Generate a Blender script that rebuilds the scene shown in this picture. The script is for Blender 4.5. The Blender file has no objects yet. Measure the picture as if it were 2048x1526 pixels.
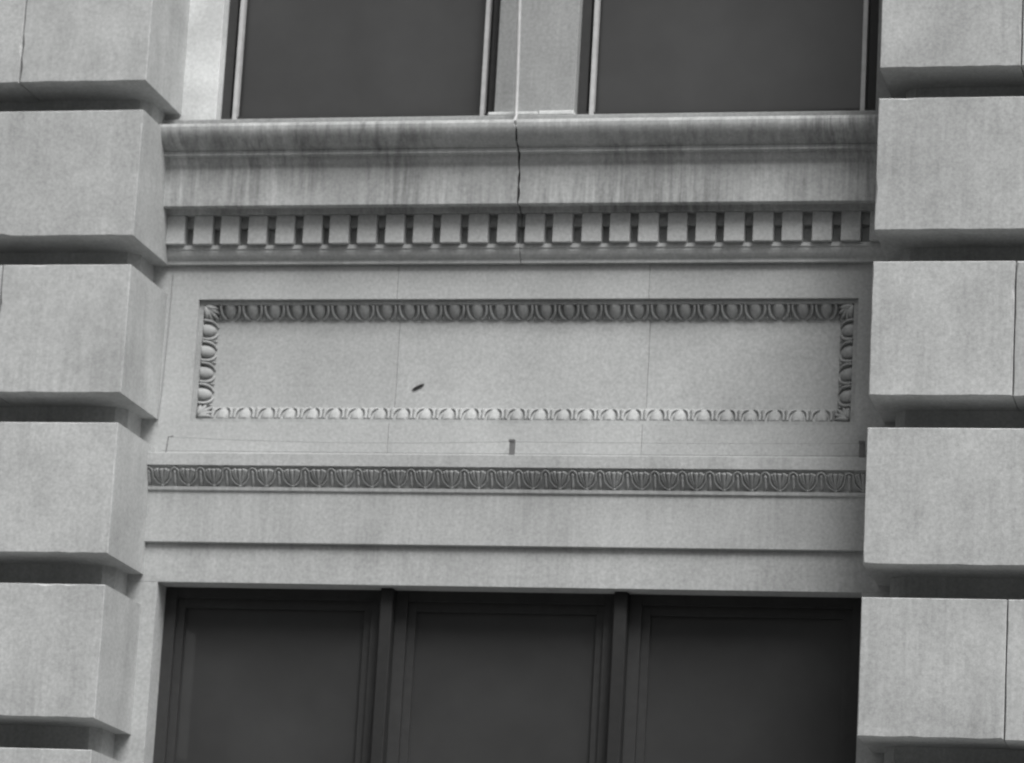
import bpy, bmesh, math, random
from mathutils import Vector, Matrix
R = math.radians
random.seed(7)
scene = bpy.context.scene

# ------------------------------------------------------------------ camera
cam_d = bpy.data.cameras.new('camera')
cam = bpy.data.objects.new('camera', cam_d)
scene.collection.objects.link(cam)
cam_d.sensor_width = 36.0
cam_d.lens = 36.0 * 7500.0 / 2048.0
cam_d.clip_start = 0.1
cam_d.clip_end = 2000
cam.matrix_world = Matrix((
    (0.97412959, -0.00269897, 0.22597401, 4.87204),
    (0.21921953, -0.23164146, -0.94777900, -20.43429),
    (0.05490298, 0.97279749, -0.22505713, 1.6),
    (0, 0, 0, 1)))
cam_d.dof.use_dof = True
cam_d.dof.focus_distance = 17.6
cam_d.dof.aperture_fstop = 2.9
scene.camera = cam

# ------------------------------------------------------------------ sky, sun, exposure
SUN_EL, SUN_AZ = 56.0, 37.0         # azimuth: degrees to the right of the facade's outward normal
world = bpy.data.worlds.new('World')
scene.world = world
world.use_nodes = True
wn, wl = world.node_tree.nodes, world.node_tree.links
wn.clear()
sky = wn.new('ShaderNodeTexSky')
sky.sky_type = 'NISHITA'
sky.sun_disc = False
sky.sun_elevation = R(SUN_EL)
sky.sun_rotation = R(180 - SUN_AZ)
sky.dust_density = 3.0
bw = wn.new('ShaderNodeRGBToBW')     # monochrome film
bg = wn.new('ShaderNodeBackground')
bg.inputs['Strength'].default_value = 0.05
wo = wn.new('ShaderNodeOutputWorld')
wl.new(sky.outputs[0], bw.inputs[0])
wl.new(bw.outputs[0], bg.inputs[0])
wl.new(bg.outputs[0], wo.inputs[0])

sun_d = bpy.data.lights.new('sun', 'SUN')
sun_d.energy = 1.5
sun_d.angle = R(34)
sun_d.color = (1.0, 0.995, 0.985)
sun = bpy.data.objects.new('sun', sun_d)
scene.collection.objects.link(sun)
ce = math.cos(R(SUN_EL))
to_sun = Vector((ce * math.sin(R(SUN_AZ)), -ce * math.cos(R(SUN_AZ)), math.sin(R(SUN_EL))))
sun.rotation_euler = to_sun.to_track_quat('Z', 'Y').to_euler()
sun.location = to_sun * 40

vs = scene.view_settings
vs.view_transform = 'Standard'
vs.look = 'None'
vs.gamma = 1.0
vs.use_curve_mapping = False
vs.exposure = 1.47
scene.cycles.filter_width = 1.8

# ------------------------------------------------------------------ materials
def new_mat(name):
    m = bpy.data.materials.new(name)
    m.use_nodes = True
    nt = m.node_tree
    b = nt.nodes['Principled BSDF']
    return m, nt, b

def noise(nt, vec, scale, detail=4.0, rough=0.6):
    n = nt.nodes.new('ShaderNodeTexNoise')
    n.inputs['Scale'].default_value = scale
    n.inputs['Detail'].default_value = detail
    n.inputs['Roughness'].default_value = rough
    nt.links.new(vec, n.inputs['Vector'])
    return n.outputs['Fac']

def maprange(nt, val, a, b, c, d):
    n = nt.nodes.new('ShaderNodeMapRange')
    n.inputs['From Min'].default_value = a
    n.inputs['From Max'].default_value = b
    n.inputs['To Min'].default_value = c
    n.inputs['To Max'].default_value = d
    nt.links.new(val, n.inputs['Value'])
    return n.outputs['Result']

def mul(nt, a, b):
    n = nt.nodes.new('ShaderNodeMath')
    n.operation = 'MULTIPLY'
    for i, x in enumerate((a, b)):
        if isinstance(x, (int, float)):
            n.inputs[i].default_value = x
        else:
            nt.links.new(x, n.inputs[i])
    return n.outputs[0]

def stone_mat(name, albedo, streak=0.0, mottle=0.10, grain=0.20, var=0.03, tint=(0.985, 1.0, 0.995)):
    m, nt, b = new_mat(name)
    geo = nt.nodes.new('ShaderNodeNewGeometry')
    pos = geo.outputs['Position']
    info = nt.nodes.new('ShaderNodeObjectInfo')
    v = mul(nt, maprange(nt, noise(nt, pos, 48.0, 3.0, 0.75), 0.25, 0.75, 1 - grain, 1 + grain),
            maprange(nt, noise(nt, pos, 2.3, 5.0, 0.6), 0.3, 0.7, 1 - mottle, 1 + mottle))
    v = mul(nt, v, maprange(nt, info.outputs['Random'], 0, 1, 1 - var, 1 + var))
    v = mul(nt, v, maprange(nt, noise(nt, pos, 0.55, 3.0, 0.55), 0.35, 0.65, 0.95, 1.04))
    if streak > 0:
        mp = nt.nodes.new('ShaderNodeMapping')
        mp.inputs['Scale'].default_value = (1.0, 0.35, 0.07)
        nt.links.new(pos, mp.inputs['Vector'])
        s1 = maprange(nt, noise(nt, mp.outputs[0], 30.0, 5.0, 0.65), 0.38, 0.66, 1.0 + streak * 0.25, 1.0 - streak)
        s2 = maprange(nt, noise(nt, mp.outputs[0], 7.0, 3.0, 0.6), 0.35, 0.7, 1.0 + streak * 0.2, 1.0 - streak * 0.7)
        mix = nt.nodes.new('ShaderNodeMix')
        nt.links.new(maprange(nt, noise(nt, pos, 1.7, 3.0, 0.6), 0.35, 0.62, 0.15, 1.0), mix.inputs[0])
        mix.inputs[2].default_value = 1.0
        nt.links.new(mul(nt, s1, s2), mix.inputs[3])
        v = mul(nt, v, mix.outputs[0])
    v = mul(nt, v, albedo)
    cc = nt.nodes.new('ShaderNodeCombineXYZ')
    for i in range(3):
        nt.links.new(mul(nt, v, tint[i]), cc.inputs[i])
    nt.links.new(cc.outputs[0], b.inputs['Base Color'])
    b.inputs['Roughness'].default_value = 0.92
    b.inputs['Specular IOR Level'].default_value = 0.25
    bump = nt.nodes.new('ShaderNodeBump')
    bump.inputs['Strength'].default_value = 0.25
    bump.inputs['Distance'].default_value = 0.004
    nt.links.new(noise(nt, pos, 90.0, 4.0, 0.7), bump.inputs['Height'])
    nt.links.new(bump.outputs[0], b.inputs['Normal'])
    return m

def plain_mat(name, col, rough=0.6, metallic=0.0, var=0.15, scale=20.0, spec=0.5):
    m, nt, b = new_mat(name)
    geo = nt.nodes.new('ShaderNodeNewGeometry')
    v = mul(nt, maprange(nt, noise(nt, geo.outputs['Position'], scale), 0.25, 0.75, 1 - var, 1 + var), col)
    cc = nt.nodes.new('ShaderNodeCombineXYZ')
    for i in range(3):
        nt.links.new(v, cc.inputs[i])
    nt.links.new(cc.outputs[0], b.inputs['Base Color'])
    b.inputs['Roughness'].default_value = rough
    b.inputs['Metallic'].default_value = metallic
    b.inputs['Specular IOR Level'].default_value = spec
    return m

M = {
    'stone': stone_mat('limestone', 0.43, var=0.045),
    'pier': stone_mat('limestone_pier', 0.43, streak=0.13, mottle=0.13, var=0.08),
    'cornice': stone_mat('limestone_rain_streaked', 0.43, streak=0.46, mottle=0.14),
    'arch': stone_mat('limestone_architrave', 0.43, streak=0.13),
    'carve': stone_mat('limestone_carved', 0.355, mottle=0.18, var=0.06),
    'upper': stone_mat('upper_storey_stone', 0.30, streak=0.15),
    'white': stone_mat('whitewashed_stone', 0.55, mottle=0.25, grain=0.2),
    'frame': plain_mat('dark_window_paint', 0.036, 0.7, spec=0.3),
    'white_frame': plain_mat('pale_window_paint', 0.45, 0.5),
    'steel': plain_mat('galvanised_steel', 0.16, 0.55, 0.3),
    'wire': plain_mat('wire', 0.30, 0.5, 0.3),
    'dark': plain_mat('dark_twig', 0.03, 0.8),
    'asphalt': plain_mat('asphalt', 0.06, 0.9, var=0.3, scale=6.0),
    'paving': plain_mat('paving', 0.25, 0.9, var=0.15, scale=3.0),
    'glass': plain_mat('dark_glass', 0.048, 0.06, var=0.2, scale=1.5, spec=0.5),
    'mullion': plain_mat('dark_mullion_paint', 0.022, 0.7, spec=0.3),
    'mortar': stone_mat('mortar', 0.30),
}

# ------------------------------------------------------------------ helpers
def finish(name, bm, mat, parent=None, smooth=False, bevel=0.0):
    if bevel > 0:
        bmesh.ops.bevel(bm, geom=list(bm.edges), offset=bevel, segments=1, affect='EDGES')
    bmesh.ops.recalc_face_normals(bm, faces=list(bm.faces))
    me = bpy.data.meshes.new(name)
    bm.to_mesh(me)
    bm.free()
    if smooth:
        for p in me.polygons:
            p.use_smooth = True
    me.materials.append(M[mat])
    o = bpy.data.objects.new(name, me)
    scene.collection.objects.link(o)
    if parent:
        o.parent = parent
    return o

def clone(o, name, parent, mw=None):
    c = bpy.data.objects.new(name, o.data)
    scene.collection.objects.link(c)
    c.parent = parent
    if mw is not None:
        c.matrix_world = mw
    return c

def add_box(bm, x0, x1, y0, y1, z0, z1):
    vsx = [bm.verts.new(p) for p in ((x0, y0, z0), (x1, y0, z0), (x1, y1, z0), (x0, y1, z0),
                                     (x0, y0, z1), (x1, y0, z1), (x1, y1, z1), (x0, y1, z1))]
    for f in ((0, 1, 2, 3), (4, 5, 6, 7), (0, 1, 5, 4), (1, 2, 6, 5), (2, 3, 7, 6), (3, 0, 4, 7)):
        bm.faces.new([vsx[i] for i in f])

def box(name, x0, x1, y0, y1, z0, z1, mat, parent, bevel=0.0):
    bm = bmesh.new()
    add_box(bm, x0, x1, y0, y1, z0, z1)
    return finish(name, bm, mat, parent, bevel=bevel)

def extrude_x(name, prof, x0, x1, mat, parent, nseg=1, rag=None, rag_end=()):
    """closed (y,z) profile run along X"""
    bm = bmesh.new()
    rings = []
    for k in range(nseg + 1):
        x = x0 + (x1 - x0) * k / nseg
        rings.append([bm.verts.new((x + (rag(z) if rag and k in rag_end else 0), y, z)) for y, z in prof])
    n = len(prof)
    for a, b in zip(rings, rings[1:]):
        for i in range(n):
            bm.faces.new((a[i], a[(i + 1) % n], b[(i + 1) % n], b[i]))
    bm.faces.new(rings[0])
    bm.faces.new(rings[-1][::-1])
    return finish(name, bm, mat, parent)

def prism_xz(name, poly, y0, y1, mat, parent, bevel=0.0):
    bm = bmesh.new()
    f = [bm.verts.new((x, y0, z)) for x, z in poly]
    g = [bm.verts.new((x, y1, z)) for x, z in poly]
    n = len(poly)
    bm.faces.new(f)
    bm.faces.new(g[::-1])
    for i in range(n):
        bm.faces.new((f[i], f[(i + 1) % n], g[(i + 1) % n], g[i]))
    return finish(name, bm, mat, parent, bevel=bevel)

def arc(cy, cz, ry, rz, a0, a1, n):
    return [(cy + ry * math.cos(R(a0 + (a1 - a0) * i / n)), cz + rz * math.sin(R(a0 + (a1 - a0) * i / n))) for i in range(n + 1)]

def catmull(pts, n=4):
    out = []
    P = [pts[0]] + list(pts) + [pts[-1]]
    for i in range(1, len(P) - 2):
        p0, p1, p2, p3 = [Vector(q) for q in P[i - 1:i + 3]]
        for k in range(n):
            t = k / n
            out.append(0.5 * ((2 * p1) + (-p0 + p2) * t + (2 * p0 - 5 * p1 + 4 * p2 - p3) * t * t + (-p0 + 3 * p1 - 3 * p2 + p3) * t ** 3))
    out.append(Vector(pts[-1]))
    return out

def add_tube(bm, pts, rad, sides=6):
    """pts: Vectors, rad: float or function of 0..1"""
    rings = []
    n = len(pts)
    for i, p in enumerate(pts):
        d = (pts[min(i + 1, n - 1)] - pts[max(i - 1, 0)]).normalized()
        a = Vector((0, 0, 1)) if abs(d.z) < 0.9 else Vector((1, 0, 0))
        u = d.cross(a).normalized()
        v = d.cross(u)
        r = rad(i / (n - 1)) if callable(rad) else rad
        rings.append([bm.verts.new(p + (u * math.cos(2 * math.pi * k / sides) + v * math.sin(2 * math.pi * k / sides)) * r) for k in range(sides)])
    for a, b in zip(rings, rings[1:]):
        for k in range(sides):
            bm.faces.new((a[k], a[(k + 1) % sides], b[(k + 1) % sides], b[k]))
    bm.faces.new(rings[0])
    bm.faces.new(rings[-1][::-1])

def add_ellipsoid(bm, c, ax, nu=12, nv=8):
    mat = Matrix.Translation(c) @ Matrix.Diagonal((*ax, 1.0))
    bmesh.ops.create_uvsphere(bm, u_segments=nu, v_segments=nv, radius=1.0, matrix=mat)

def thing(name, label, cat, loc=(0, 0, 0)):
    o = bpy.data.objects.new(name, None)
    scene.collection.objects.link(o)
    o['label'] = label
    o['category'] = cat
    o.empty_display_size = 0.2
    o.location = loc
    return o

# ------------------------------------------------------------------ setting
bm = bmesh.new()
vv = [bm.verts.new(p) for p in ((-300, -300, 0), (300, -300, 0), (300, 300, 0), (-300, 300, 0))]
bm.faces.new(vv)
g = finish('ground', bm, 'asphalt')
g['kind'] = 'structure'
g = box('pavement', -14, 14, -4.5, 0.1, -0.15, 0.13, 'paving', None, bevel=0.01)
g['kind'] = 'structure'

B = thing('stone_building', 'pale limestone building front with rusticated piers and a carved entablature over dark windows', 'building', (0, 0, 0))

# unseen buildings added across the street, behind the camera, to close off low sky
def opposite(x0, x1, h, label):
    t = thing('added_street_building', label, 'building', ((x0 + x1) / 2, -31, 0))
    def at(o):
        o.location = (-(x0 + x1) / 2, 31, 0)
        return o
    at(box('wall', x0, x1, -37, -25, 0, h, 'upper', t))
    at(box('parapet', x0 + .02, x1 - .02, -37.3, -24.7, h + .002, h + 0.8, 'upper', t, bevel=0.05))
    n = int((x1 - x0) / 3.2)
    w0 = None
    for r in range(int((h - 2) / 3.6)):
        for c in range(n):
            x = x0 + (x1 - x0) * (c + 0.5) / n
            if w0 is None:
                w0 = box('window', -0.7, 0.7, -25.05, -24.96, 0, 2.0, 'glass', t)
                w = w0
            else:
                w = clone(w0, 'window', t)
            w.location = (x - (x0 + x1) / 2, 31, 1.6 + 3.6 * r)
opposite(-44, -16, 11, 'unseen lower stone building added across the street')
opposite(-15.9, 12, 13.5, 'unseen taller stone building added straight across the street')
opposite(12.1, 44, 11.5, 'unseen wide stone building added across the street')

XL, XR = -2.12, 2.155        # inner faces of the pier blocks
EL, ER = -2.26, 2.30         # the horizontal courses run on into the pier shafts
YF = -0.68                   # front of the pier blocks

# ------------------------------------------------------------------ rusticated piers
PITCH = 0.932
Z0 = 7.150                   # underside of a block
def worn_block(x0, x1, y0, y1, z0, z1, parent, rnd):
    # front face ringed by short arris pieces, each worn back by its own amount
    nx, nz = max(2, int((x1 - x0) / 0.07)), 10
    bm = bmesh.new()
    per = [(x0 + (x1 - x0) * i / nx, z0) for i in range(nx)] + [(x1, z0 + (z1 - z0) * i / nz) for i in range(nz)]
    per += [(x1 - (x1 - x0) * i / nx, z1) for i in range(nx)] + [(x0, z1 - (z1 - z0) * i / nz) for i in range(nz)]
    cx, cz = (x0 + x1) / 2, (z0 + z1) / 2
    hx, hz = (x1 - x0) / 2, (z1 - z0) / 2
    fr, sd, bk = [], [], []
    for x, z in per:
        w = 0.003 + 0.004 * rnd.random() ** 2
        if rnd.random() < 0.05:
            w = rnd.uniform(0.008, 0.016)
        fr.append(bm.verts.new((cx + (x - cx) * (1 - w / hx), y0, cz + (z - cz) * (1 - w / hz))))
        sd.append(bm.verts.new((x, y0 + w, z)))
        bk.append(bm.verts.new((x, y1, z)))
    n = len(per)
    bm.faces.new(fr)
    bm.faces.new(bk[::-1])
    for i in range(n):
        k = (i + 1) % n
        bm.faces.new((fr[i], fr[k], sd[k], sd[i]))
        bm.faces.new((sd[i], sd[k], bk[k], bk[i]))
    return finish('block', bm, 'pier', parent)

def pier(side):
    xin = XL if side < 0 else XR
    sh = xin + side * 0.095
    xo = xin + side * 2.3
    c = 0.06
    # shaft, chamfered inner arris
    pts = [(sh, 0.4), (sh, -0.31 + c), (sh + side * c, -0.31), (xo, -0.31), (xo, 0.4)]
    bm = bmesh.new()
    a = [bm.verts.new((x, y, 0.1)) for x, y in pts]
    b = [bm.verts.new((x, y, 10.6)) for x, y in pts]
    n = len(pts)
    bm.faces.new(a); bm.faces.new(b[::-1])
    for i in range(n):
        bm.faces.new((a[i], a[(i + 1) % n], b[(i + 1) % n], b[i]))
    p = finish('pier', bm, 'pier', B)
    p['label'] = 'pier of projecting stone blocks with deep recessed joints'
    rnd = random.Random(3 + side)
    for k in range(-7, 4):
        zb = Z0 + k * PITCH
        zt = zb + PITCH - 0.176
        if k == -7:
            zb = 0.13
        cuts = [xin, xin + side * (0.78 if k % 2 else 1.25), xin + side * (1.55 if k % 2 else 1.95), xo + side * 0.05]
        for x0, x1 in zip(cuts, cuts[1:]):
            lo, hi = min(x0, x1), max(x0, x1)
            j = rnd.uniform(-0.004, 0.004)
            lo += 0.003; hi -= 0.003
            if x0 == xin:
                if side < 0: hi += 0.003
                else: lo -= 0.003
            worn_block(lo, hi, YF + j, 0.38, zb + rnd.uniform(-.003, .003), zt + rnd.uniform(-.003, .003), p, rnd)
pier(-1)
pier(1)

# ------------------------------------------------------------------ cornice
JX = 0.018                  # open joint between the two cornice stones
crown = [(0.30, 7.965), (-0.325, 7.925), (-0.340, 7.918)]
crown += [(p.x, p.y) for p in catmull([Vector(q) for q in ((-0.346, 7.902), (-0.343, 7.876), (-0.331, 7.848), (-0.311, 7.822), (-0.286, 7.801), (-0.262, 7.787), (-0.248, 7.780))], 4)]
crown += [(-0.249, 7.777), (-0.257, 7.752), (-0.230, 7.744), (-0.222, 7.728), (-0.212, 7.708), (-0.200, 7.694), (-0.196, 7.684)]
crown += [(-0.1955, 7.65), (-0.195, 7.61), (-0.195, 7.57), (-0.1945, 7.53), (-0.1945, 7.495), (-0.194, 7.462), (-0.188, 7.456), (-0.165, 7.456), (-0.160, 7.462), (-0.126, 7.462), (-0.116, 7.430), (0.05, 7.430), (0.30, 7.430)]
core = [(0.30, 7.429), (-0.052, 7.429), (-0.052, 7.362), (-0.018, 7.360), (-0.018, 7.256), (-0.070, 7.254), (-0.072, 7.231), (-0.066, 7.228)]
core += [(-0.064, 7.214), (-0.056, 7.196), (-0.046, 7.182), (-0.034, 7.172), (-0.031, 7.166), (-0.031, 7.150), (0.30, 7.150)]
cor = box('cornice', EL, ER, 0.302, 0.34, 7.15, 7.96, 'mortar', B)
cor['label'] = 'projecting cornice with rain-streaked crown over a row of dentils'
def rag1(z):
    return 0.004 * math.sin(z * 61) + 0.003 * math.sin(z * 143 + 1) - 0.003
def rag2(z):
    return 0.004 * math.sin(z * 57 + .4) + 0.003 * math.sin(z * 171 + 2) + 0.003
extrude_x('cornice_stone', crown, EL, JX - 0.004, 'cornice', cor, rag=rag1, rag_end=(1,))
extrude_x('cornice_stone', crown, JX + 0.004, ER, 'cornice', cor, rag=rag2, rag_end=(0,))
extrude_x('bed_mould', core, EL, JX - 0.002, 'stone', cor)
extrude_x('bed_mould', core, JX + 0.002, ER, 'stone', cor)
GP, G0, GW = 0.1669, -1.980, 0.052
bm = bmesh.new()
add_box(bm, -(GP - GW) / 2, (GP - GW) / 2, -0.102, -0.010, 7.256, 7.4305)
dentil = finish('dentil', bm, 'stone', cor, bevel=0.003)
first = True
for i in range(-1, 26):
    x = G0 + GP * (i + 0.5)
    d = dentil if first else clone(dentil, 'dentil', cor)
    first = False
    d.location = (x + random.uniform(-.003, .003), random.uniform(-.003, .003), random.uniform(-.002, 0))
    d.scale = (random.uniform(0.97, 1.03), 1, 1)

# ------------------------------------------------------------------ frieze of three slabs round a sunk panel
FX0, FX1, FZ0, FZ1 = -1.922, 1.986, 6.205, 6.945
J1, J2 = -0.716, 0.776
fz = box('frieze', EL, ER, 0.105, 0.30, 5.95, 7.149, 'mortar', B)
fz['label'] = 'plain stone frieze of three slabs around a sunk panel'
ZB, ZT = 5.95, 7.149
gp = 0.0011
prism_xz('slab', [(EL, ZB), (J1 - gp, ZB), (J1 - gp, FZ0), (FX0, FZ0), (FX0, FZ1), (J1 - gp, FZ1), (J1 - gp, ZT), (EL, ZT)], 0.0, 0.104, 'stone', fz)
prism_xz('slab', [(ER, ZB), (ER, ZT), (J2 + gp, ZT), (J2 + gp, FZ1), (FX1, FZ1), (FX1, FZ0), (J2 + gp, FZ0), (J2 + gp, ZB)], 0.0015, 0.104, 'stone', fz)
o = box('slab', J1 + gp, J2 - gp, 0.001, 0.104, ZB, FZ0, 'stone', fz)
o = box('slab', J1 + gp, J2 - gp, 0.001, 0.104, FZ1, ZT, 'stone', fz)

# moulded frame
def rect_sweep(name, prof, mat, parent):
    bm = bmesh.new()
    loops = []
    for s, y in prof:
        loops.append([bm.verts.new(p) for p in ((FX0 + s, y, FZ0 + s), (FX1 - s, y, FZ0 + s), (FX1 - s, y, FZ1 - s), (FX0 + s, y, FZ1 - s))])
    for a, b in zip(loops, loops[1:]):
        for i in range(4):
            bm.faces.new((a[i], a[(i + 1) % 4], b[(i + 1) % 4], b[i]))
    return finish(name, bm, mat, parent)

MW, MD = 0.080, 0.042        # width and depth of the carved moulding
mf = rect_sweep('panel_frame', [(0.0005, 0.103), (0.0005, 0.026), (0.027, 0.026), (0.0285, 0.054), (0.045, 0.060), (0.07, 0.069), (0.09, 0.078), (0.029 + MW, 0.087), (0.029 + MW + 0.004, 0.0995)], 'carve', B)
mf['label'] = 'egg-and-dart moulding framing the sunk panel'
S0 = 0.029
ln = math.hypot(MW, 0.042)
cs_, sn_ = MW / ln, 0.042 / ln     # carved surface leans in less than the hollow behind it

def egg_mesh():
    bm = bmesh.new()
    # local: x along the run, y from outer edge inward, z proud
    add_ellipsoid(bm, (0, 0.026, -0.012), (0.037, 0.060, 0.025), 14, 8)
    bmesh.ops.bisect_plane(bm, geom=list(bm.verts) + list(bm.edges) + list(bm.faces), plane_co=(0, -0.003, 0), plane_no=(0, -1, 0), clear_outer=True)
    bmesh.ops.holes_fill(bm, edges=[e for e in bm.edges if e.is_boundary])
    for k in (-1, 1):
        pts = catmull([(k * 0.056, 0.000, 0.004), (k * 0.0565, 0.026, 0.006), (k * 0.051, 0.054, 0.005), (k * 0.038, 0.076, 0.000), (k * 0.018, 0.090, -0.008)], 3)
        add_tube(bm, pts, 0.0075, 6)
    return bm
def dart_mesh():
    bm = bmesh.new()
    v = [bm.verts.new(p) for p in ((-0.007, 0.0, -.012), (0.007, 0.0, -.012), (0.0, 0.0, 0.004), (-0.007, 0.045, -.012), (0.007, 0.045, -.012), (0, 0.045, 0.003),
                                   (-0.017, 0.078, -.012), (0.017, 0.078, -.012), (0, 0.078, 0.008), (0, 0.095, -0.006))]
    for f in ((0, 1, 2), (0, 2, 5, 3), (1, 4, 5, 2), (3, 5, 8, 6), (4, 7, 8, 5), (6, 8, 9), (7, 9, 8), (0, 3, 4, 1), (3, 6, 7, 4), (6, 9, 7)):
        bm.faces.new([v[i] for i in f])
    return bm
def corner_mesh():
    bm = bmesh.new()
    for a in (-38, -19, 0, 19, 38):
        d = Vector((math.sin(R(a)), math.cos(R(a)), 0))
        L = 0.115 if a == 0 else (0.105 if abs(a) < 30 else 0.09)
        pts = [Vector((0, 0.008, 0.008)) + d * (L * t) + Vector((0, 0, 0.014 * math.sin(math.pi * min(1, t * 1.05)))) for t in (0, .25, .5, .75, 1)]
        add_tube(bm, pts, lambda t: 0.004 + 0.010 * math.sin(math.pi * (0.15 + 0.8 * t)), 6)
    return bm
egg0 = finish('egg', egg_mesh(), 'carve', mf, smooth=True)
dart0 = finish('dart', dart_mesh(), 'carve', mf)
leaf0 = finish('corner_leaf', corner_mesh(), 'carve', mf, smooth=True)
used = set()
def put(src, mw):
    if src.name not in used:
        used.add(src.name)
        src.matrix_world = mw
        return src
    return clone(src, src.name.split('.')[0], mf, mw)
def frame_mat(origin, run, inward):
    run, inward = Vector(run), Vector(inward)
    s = inward * cs_ + Vector((0, 1, 0)) * sn_
    n = Vector((0, -1, 0)) * cs_ + inward * sn_
    if run.cross(s).dot(n) < 0:
        run = -run
    return Matrix(((run.x, s.x, n.x, origin[0]), (run.y, s.y, n.y, origin[1]), (run.z, s.z, n.z, origin[2]), (0, 0, 0, 1)))
YO = 0.036
EP, E0 = 0.13596, -1.737
for k in range(27):
    x = E0 + EP * k
    put(egg0, frame_mat((x, YO, FZ1 - S0), (1, 0, 0), (0, 0, -1)))
    put(egg0, frame_mat((x - 0.005, YO, FZ0 + S0), (1, 0, 0), (0, 0, 1)))
for k in range(28):
    x = E0 + EP * (k - 0.5)
    put(dart0, frame_mat((x, YO, FZ1 - S0), (1, 0, 0), (0, 0, -1)))
    put(dart0, frame_mat((x - 0.005, YO, FZ0 + S0), (1, 0, 0), (0, 0, 1)))
for sx, xs in ((1, FX0 + S0), (-1, FX1 - S0)):
    for k in range(4):
        z = 6.770 - 0.1285 * k
        put(egg0, frame_mat((xs, YO, z), (0, 0, 1), (sx, 0, 0)))
    for k in range(5):
        z = 6.770 - 0.1285 * (k - 0.5)
        put(dart0, frame_mat((xs, YO, z), (0, 0, 1), (sx, 0, 0)))
    for zc, sz in ((FZ1 - S0, -1), (FZ0 + S0, 1)):
        d = Vector((sx, 0, sz)).normalized()
        run = Vector((0, 1, 0)).cross(d)
        put(leaf0, frame_mat((xs, YO - 0.004, zc), run, d))

# sunk panel, three slabs
px0, px1, pz0, pz1 = FX0 + S0 + MW - 0.002, FX1 - S0 - MW + 0.002, FZ0 + S0 + MW - 0.002, FZ1 - S0 - MW + 0.002
pn = box('panel', px0 - 0.002, px1 + 0.002, 0.1005, 0.1025, pz0 - 0.002, pz1 + 0.002, 'mortar', B)
pn['label'] = 'blank sunk panel of three smooth stone slabs'
for i, (a, b) in enumerate(((px0, J1 + 0.006 - gp), (J1 + 0.006 + gp, J2 - gp), (J2 + gp, px1))):
    box('panel_slab', a, b, 0.086 + (0, .0008, .002)[i], 0.100, pz0, pz1, 'stone', pn)

# ------------------------------------------------------------------ architrave with leaf carving
A = [(0.30, 5.949), (-0.055, 6.008), (-0.126, 5.992), (-0.127, 5.990), (-0.127, 5.921), (-0.112, 5.918), (-0.104, 5.900), (-0.094, 5.872), (-0.078, 5.842), (-0.064, 5.818), (-0.060, 5.806),
     (-0.078, 5.803), (-0.076, 5.784), (-0.064, 5.776), (-0.064, 5.480), (-0.062, 5.477), (-0.036, 5.477), (-0.036, 5.248), (-0.034, 5.246), (0.118, 5.246), (0.30, 5.246)]
ar = extrude_x('architrave', A, EL, ER, 'arch', B)
ar['label'] = 'architrave of two flat bands below a carved leaf moulding'

def palmette_mesh():
    bm = bmesh.new()
    # local x along run, y down from the top edge, z proud
    def rib(pts, r):
        add_tube(bm, catmull([Vector(p) for p in pts], 3), r, 6)
    rib([(0, 0.118, 0.005), (0, 0.085, 0.009), (0, 0.05, 0.011), (0, 0.018, 0.010)], lambda t: 0.006 + 0.009 * t)
    for s in (-1, 1):
        rib([(0, 0.116, 0.005), (s * 0.012, 0.085, 0.009), (s * 0.022, 0.05, 0.010), (s * 0.028, 0.016, 0.009)], lambda t: 0.0045 + 0.006 * t)
        rib([(0, 0.119, 0.004), (s * 0.022, 0.107, 0.008), (s * 0.040, 0.090, 0.009), (s * 0.052, 0.069, 0.010), (s * 0.054, 0.045, 0.010), (s * 0.060, 0.023, 0.009), (s * 0.0788, 0.010, 0.008)], 0.0056)
        rib([(0, 0.114, 0.004), (s * 0.018, 0.090, 0.008), (s * 0.033, 0.060, 0.010), (s * 0.042, 0.022, 0.010)], lambda t: 0.004 + 0.0035 * t)
    add_ellipsoid(bm, (0, 0.117, 0.005), (0.013, 0.010, 0.010), 8, 6)
    return bm
def stem_mesh():
    bm = bmesh.new()
    add_tube(bm, [Vector(p) for p in ((0, 0.124, 0.005), (0, 0.095, 0.007), (0, 0.06, 0.008), (0, 0.032, 0.006))], lambda t: 0.0095 - 0.003 * t, 6)
    add_ellipsoid(bm, (0, 0.042, 0.006), (0.010, 0.020, 0.009), 8, 6)
    return bm
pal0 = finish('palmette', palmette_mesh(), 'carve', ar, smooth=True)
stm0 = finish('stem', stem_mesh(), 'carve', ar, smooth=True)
dy, dz = 0.050, -0.112
l2 = math.hypot(dy, dz)
sv = Vector((0, dy / l2, dz / l2))
nv = Vector((0, dz / l2, -dy / l2))
def arch_mat(x):
    run = Vector((1, 0, 0))
    if run.cross(sv).dot(nv) < 0:
        run = -run
    return Matrix(((run.x, sv.x, nv.x, x), (run.y, sv.y, nv.y, -0.112), (run.z, sv.z, nv.z, 5.921), (0, 0, 0, 1)))
for k in range(-1, 27):
    x = -2.034 + 0.1576 * k
    for src, xx in ((pal0, x), (stm0, x + 0.0788)):
        if src.name not in used:
            used.add(src.name)
            src.matrix_world = arch_mat(xx)
        else:
            clone(src, src.name.split('.')[0], ar, arch_mat(xx))

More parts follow.
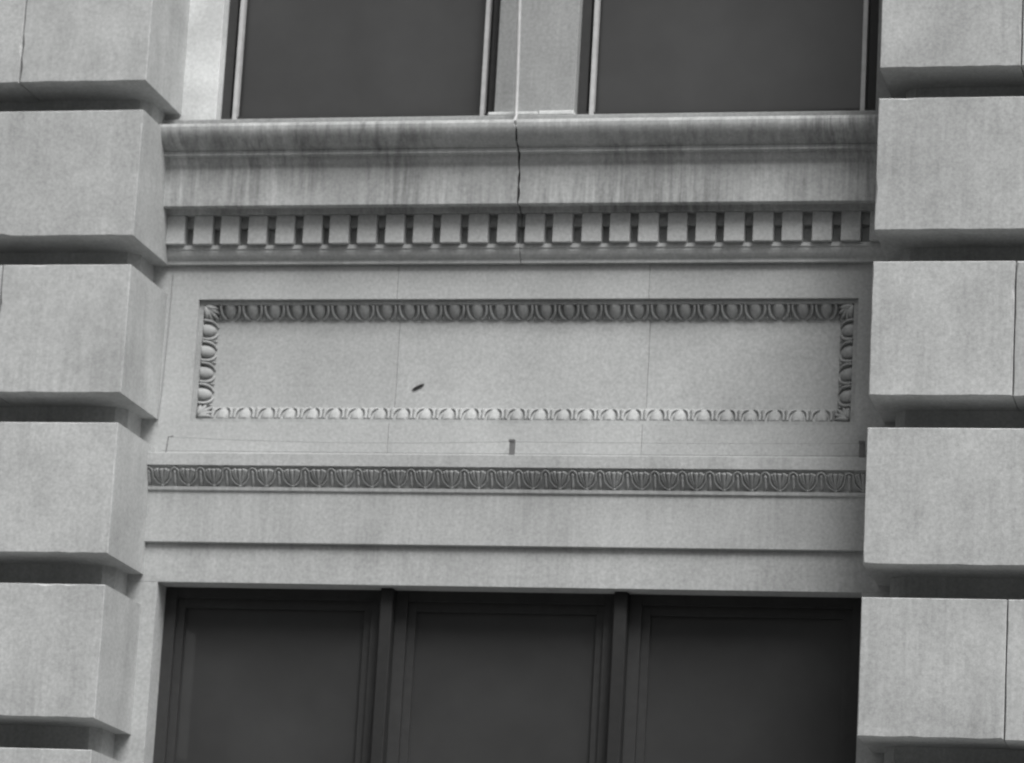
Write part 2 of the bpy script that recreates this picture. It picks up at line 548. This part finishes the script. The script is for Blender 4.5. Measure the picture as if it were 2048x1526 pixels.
# ------------------------------------------------------------------ lower windows
OX0, OX1 = -2.030, 2.066
WZ0 = 3.1
for x0, x1 in ((EL, OX0), (OX1, ER)):
    box('jamb', x0, x1, -0.0355, 0.30, WZ0, 5.2458, 'stone', B)
box('window_sill', EL, ER, -0.14, 0.30, 2.95, WZ0 - 0.002, 'stone', B, bevel=0.006)
box('base_wall', EL, ER, -0.02, 0.30, 0.13, 2.948, 'stone', B)
mull = [(-0.712, -0.640), (0.652, 0.728)]
bays = [(OX0, mull[0][0]), (mull[0][1], mull[1][0]), (mull[1][1], OX1)]
for a, b in mull:
    o = box('mullion', a, b, 0.040, 0.26, WZ0, 5.2455, 'mullion', B, bevel=0.006)
for a, b in bays:
    bm = bmesh.new()
    y0, y1 = 0.125, 0.200
    e = 0.001
    add_box(bm, a + e, a + 0.070, y0, y1, WZ0 + e, 5.245)
    add_box(bm, b - 0.070, b - e, y0, y1, WZ0 + e, 5.245)
    add_box(bm, a + 0.071, b - 0.071, y0 + .002, y1, 5.185, 5.245)
    add_box(bm, a + 0.071, b - 0.071, y0 + .002, y1, WZ0 + e, WZ0 + 0.08)
    w = finish('window', bm, 'frame', B)
    w['label'] = 'dark framed window light below the architrave'
    # sash set behind the frame
    bm = bmesh.new()
    add_box(bm, a + 0.071, a + 0.118, 0.150, 0.198, WZ0 + 0.081, 5.184)
    add_box(bm, b - 0.118, b - 0.071, 0.150, 0.198, WZ0 + 0.081, 5.184)
    add_box(bm, a + 0.119, b - 0.119, 0.152, 0.198, 5.130, 5.184)
    add_box(bm, a + 0.119, b - 0.119, 0.152, 0.198, 3.98, 4.04)
    finish('sash', bm, 'frame', w)
    box('pane', a + 0.115, b - 0.115, 0.176, 0.182, 4.03, 5.14, 'glass', w)
    box('pane', a + 0.115, b - 0.115, 0.184, 0.190, WZ0 + 0.075, 3.99, 'glass', w)

# ------------------------------------------------------------------ upper storey standing on the cornice
UZ1 = 10.5
box('upper_sill', EL, ER, -0.06, 0.30, 7.967, 8.035, 'upper', B, bevel=0.004)
uw = box('upper_jamb', EL, -1.905, 0.0, 0.30, 8.036, UZ1, 'white', B, bevel=0.004)
uw = box('upper_jamb', 2.045, ER, 0.0, 0.30, 8.036, UZ1, 'upper', B, bevel=0.004)
up = box('upper_pier', -0.205, 0.275, 0.02, 0.30, 8.036, UZ1, 'upper', B, bevel=0.004)
up['label'] = 'grey stone pier between the upper windows'
zc = 8.036
for i, (a, b) in enumerate(((-0.222, 0.075), (0.082, 0.290))):
    box('plinth_stone', a, b, -0.055, 0.018, 8.037, 8.058 + .004 * i, 'white', up, bevel=0.004)
for a, b in ((-1.904, -0.206), (0.276, 2.044)):
    bm = bmesh.new()
    add_box(bm, a + 0.001, a + 0.055, 0.10, 0.19, 8.037, UZ1)
    add_box(bm, b - 0.055, b - 0.001, 0.10, 0.19, 8.037, UZ1)
    add_box(bm, a + 0.056, b - 0.056, 0.102, 0.19, 8.037, 8.10)
    w = finish('upper_window', bm, 'frame', B)
    w['label'] = 'dark upper window above the cornice'
    box('stile', a + 0.075, a + 0.100, 0.085, 0.13, 8.037, UZ1, 'white_frame', w)
    box('stile', b - 0.100, b - 0.075, 0.085, 0.13, 8.037, UZ1, 'white_frame', w)
    box('pane', a + 0.05, b - 0.05, 0.160, 0.166, 8.09, UZ1, 'glass', w)

# ------------------------------------------------------------------ small fixtures
bm = bmesh.new()
add_tube(bm, catmull([Vector((-0.03, -0.20, 7.955)), Vector((-0.035, -0.15, 7.975)), Vector((-0.04, -0.11, 8.05)), Vector((-0.05, -0.10, 8.4)), Vector((-0.07, -0.10, 9.2)), Vector((-0.08, -0.10, 10.4))], 4), 0.011, 8)
o = finish('conduit_pipe', bm, 'white_frame', None, smooth=True)
o['label'] = 'thin pale pipe rising in front of the grey upper pier from the cornice joint'
o['category'] = 'pipe'

def post(x, r, h, label, bent):
    bm = bmesh.new()
    zb = 5.998
    if bent:
        add_tube(bm, [Vector((x - 0.008, -0.075, zb)), Vector((x, -0.075, zb + h)), Vector((x + 0.03, -0.078, zb + h + 0.004))], r, 6)
    else:
        add_box(bm, x - r, x + r, -0.083, -0.060, zb, zb + h)
        add_box(bm, x - r * 1.05 - .003, x + r * 0.95, -0.086, -0.058, zb + h + .0005, zb + h + 0.014)
    o = finish('wire_post', bm, 'steel', None)
    o['label'] = label
    o['category'] = 'post'
    o['group'] = 'posts holding the wire along the ledge'
    return o
post(-2.020, 0.0035, 0.10, 'thin bent rod on the ledge beside the pale strip of wall', True)
post(0.040, 0.0145, 0.082, 'flat grey metal post midway along the ledge', False)
post(2.045, 0.0145, 0.086, 'flat dark metal post on the ledge close against a pier', False)

def wire(x0, z0, x1, z1, sag, y, r, label):
    pts = []
    for i in range(21):
        t = i / 20
        pts.append(Vector((x0 + (x1 - x0) * t, y, z0 + (z1 - z0) * t - 4 * sag * t * (1 - t))))
    bm = bmesh.new()
    add_tube(bm, pts, r, 5)
    o = finish('wire', bm, 'wire', None)
    o['label'] = label
    o['category'] = 'wire'
    o['group'] = 'thin wires strung between the posts'
    return o
wire(-2.018, 6.098, 0.030, 6.082, 0.020, -0.074, 0.0016, 'slack thin wire from the bent rod to the middle post')
wire(0.050, 6.082, 2.04, 6.086, 0.004, -0.072, 0.0016, 'taut thin wire from the middle post to the post by the pier')

wire(-2.06, 6.022, 2.10, 6.020, 0.004, -0.050, 0.0022, 'long low wire lying just above the ledge behind the posts')

bm = bmesh.new()
pts = []
for i in range(25):
    t = i / 24
    pts.append(Vector((-2.090 - 0.012 * t + 0.006 * math.sin(t * 7) * t - (0.018 * max(0, t - .75) * 4 if t > .75 else 0), -0.006, 7.10 - 0.92 * t)))
add_tube(bm, pts, 0.0022, 5)
o = finish('cable', bm, 'wire', None)
o['label'] = 'thin slack cable hanging down the frieze beside a pier'
o['category'] = 'cable'

bm = bmesh.new()
add_ellipsoid(bm, (0, 0, 0), (0.040, 0.006, 0.0095), 12, 8)
o = finish('dark_sliver', bm, 'dark', None, smooth=True)
o.location = (-0.576, 0.082, 6.438)
o.rotation_euler = (0, R(-27), 0)
o['label'] = 'small dark sliver stuck aslant on the blank sunk panel'
o['category'] = 'debris'
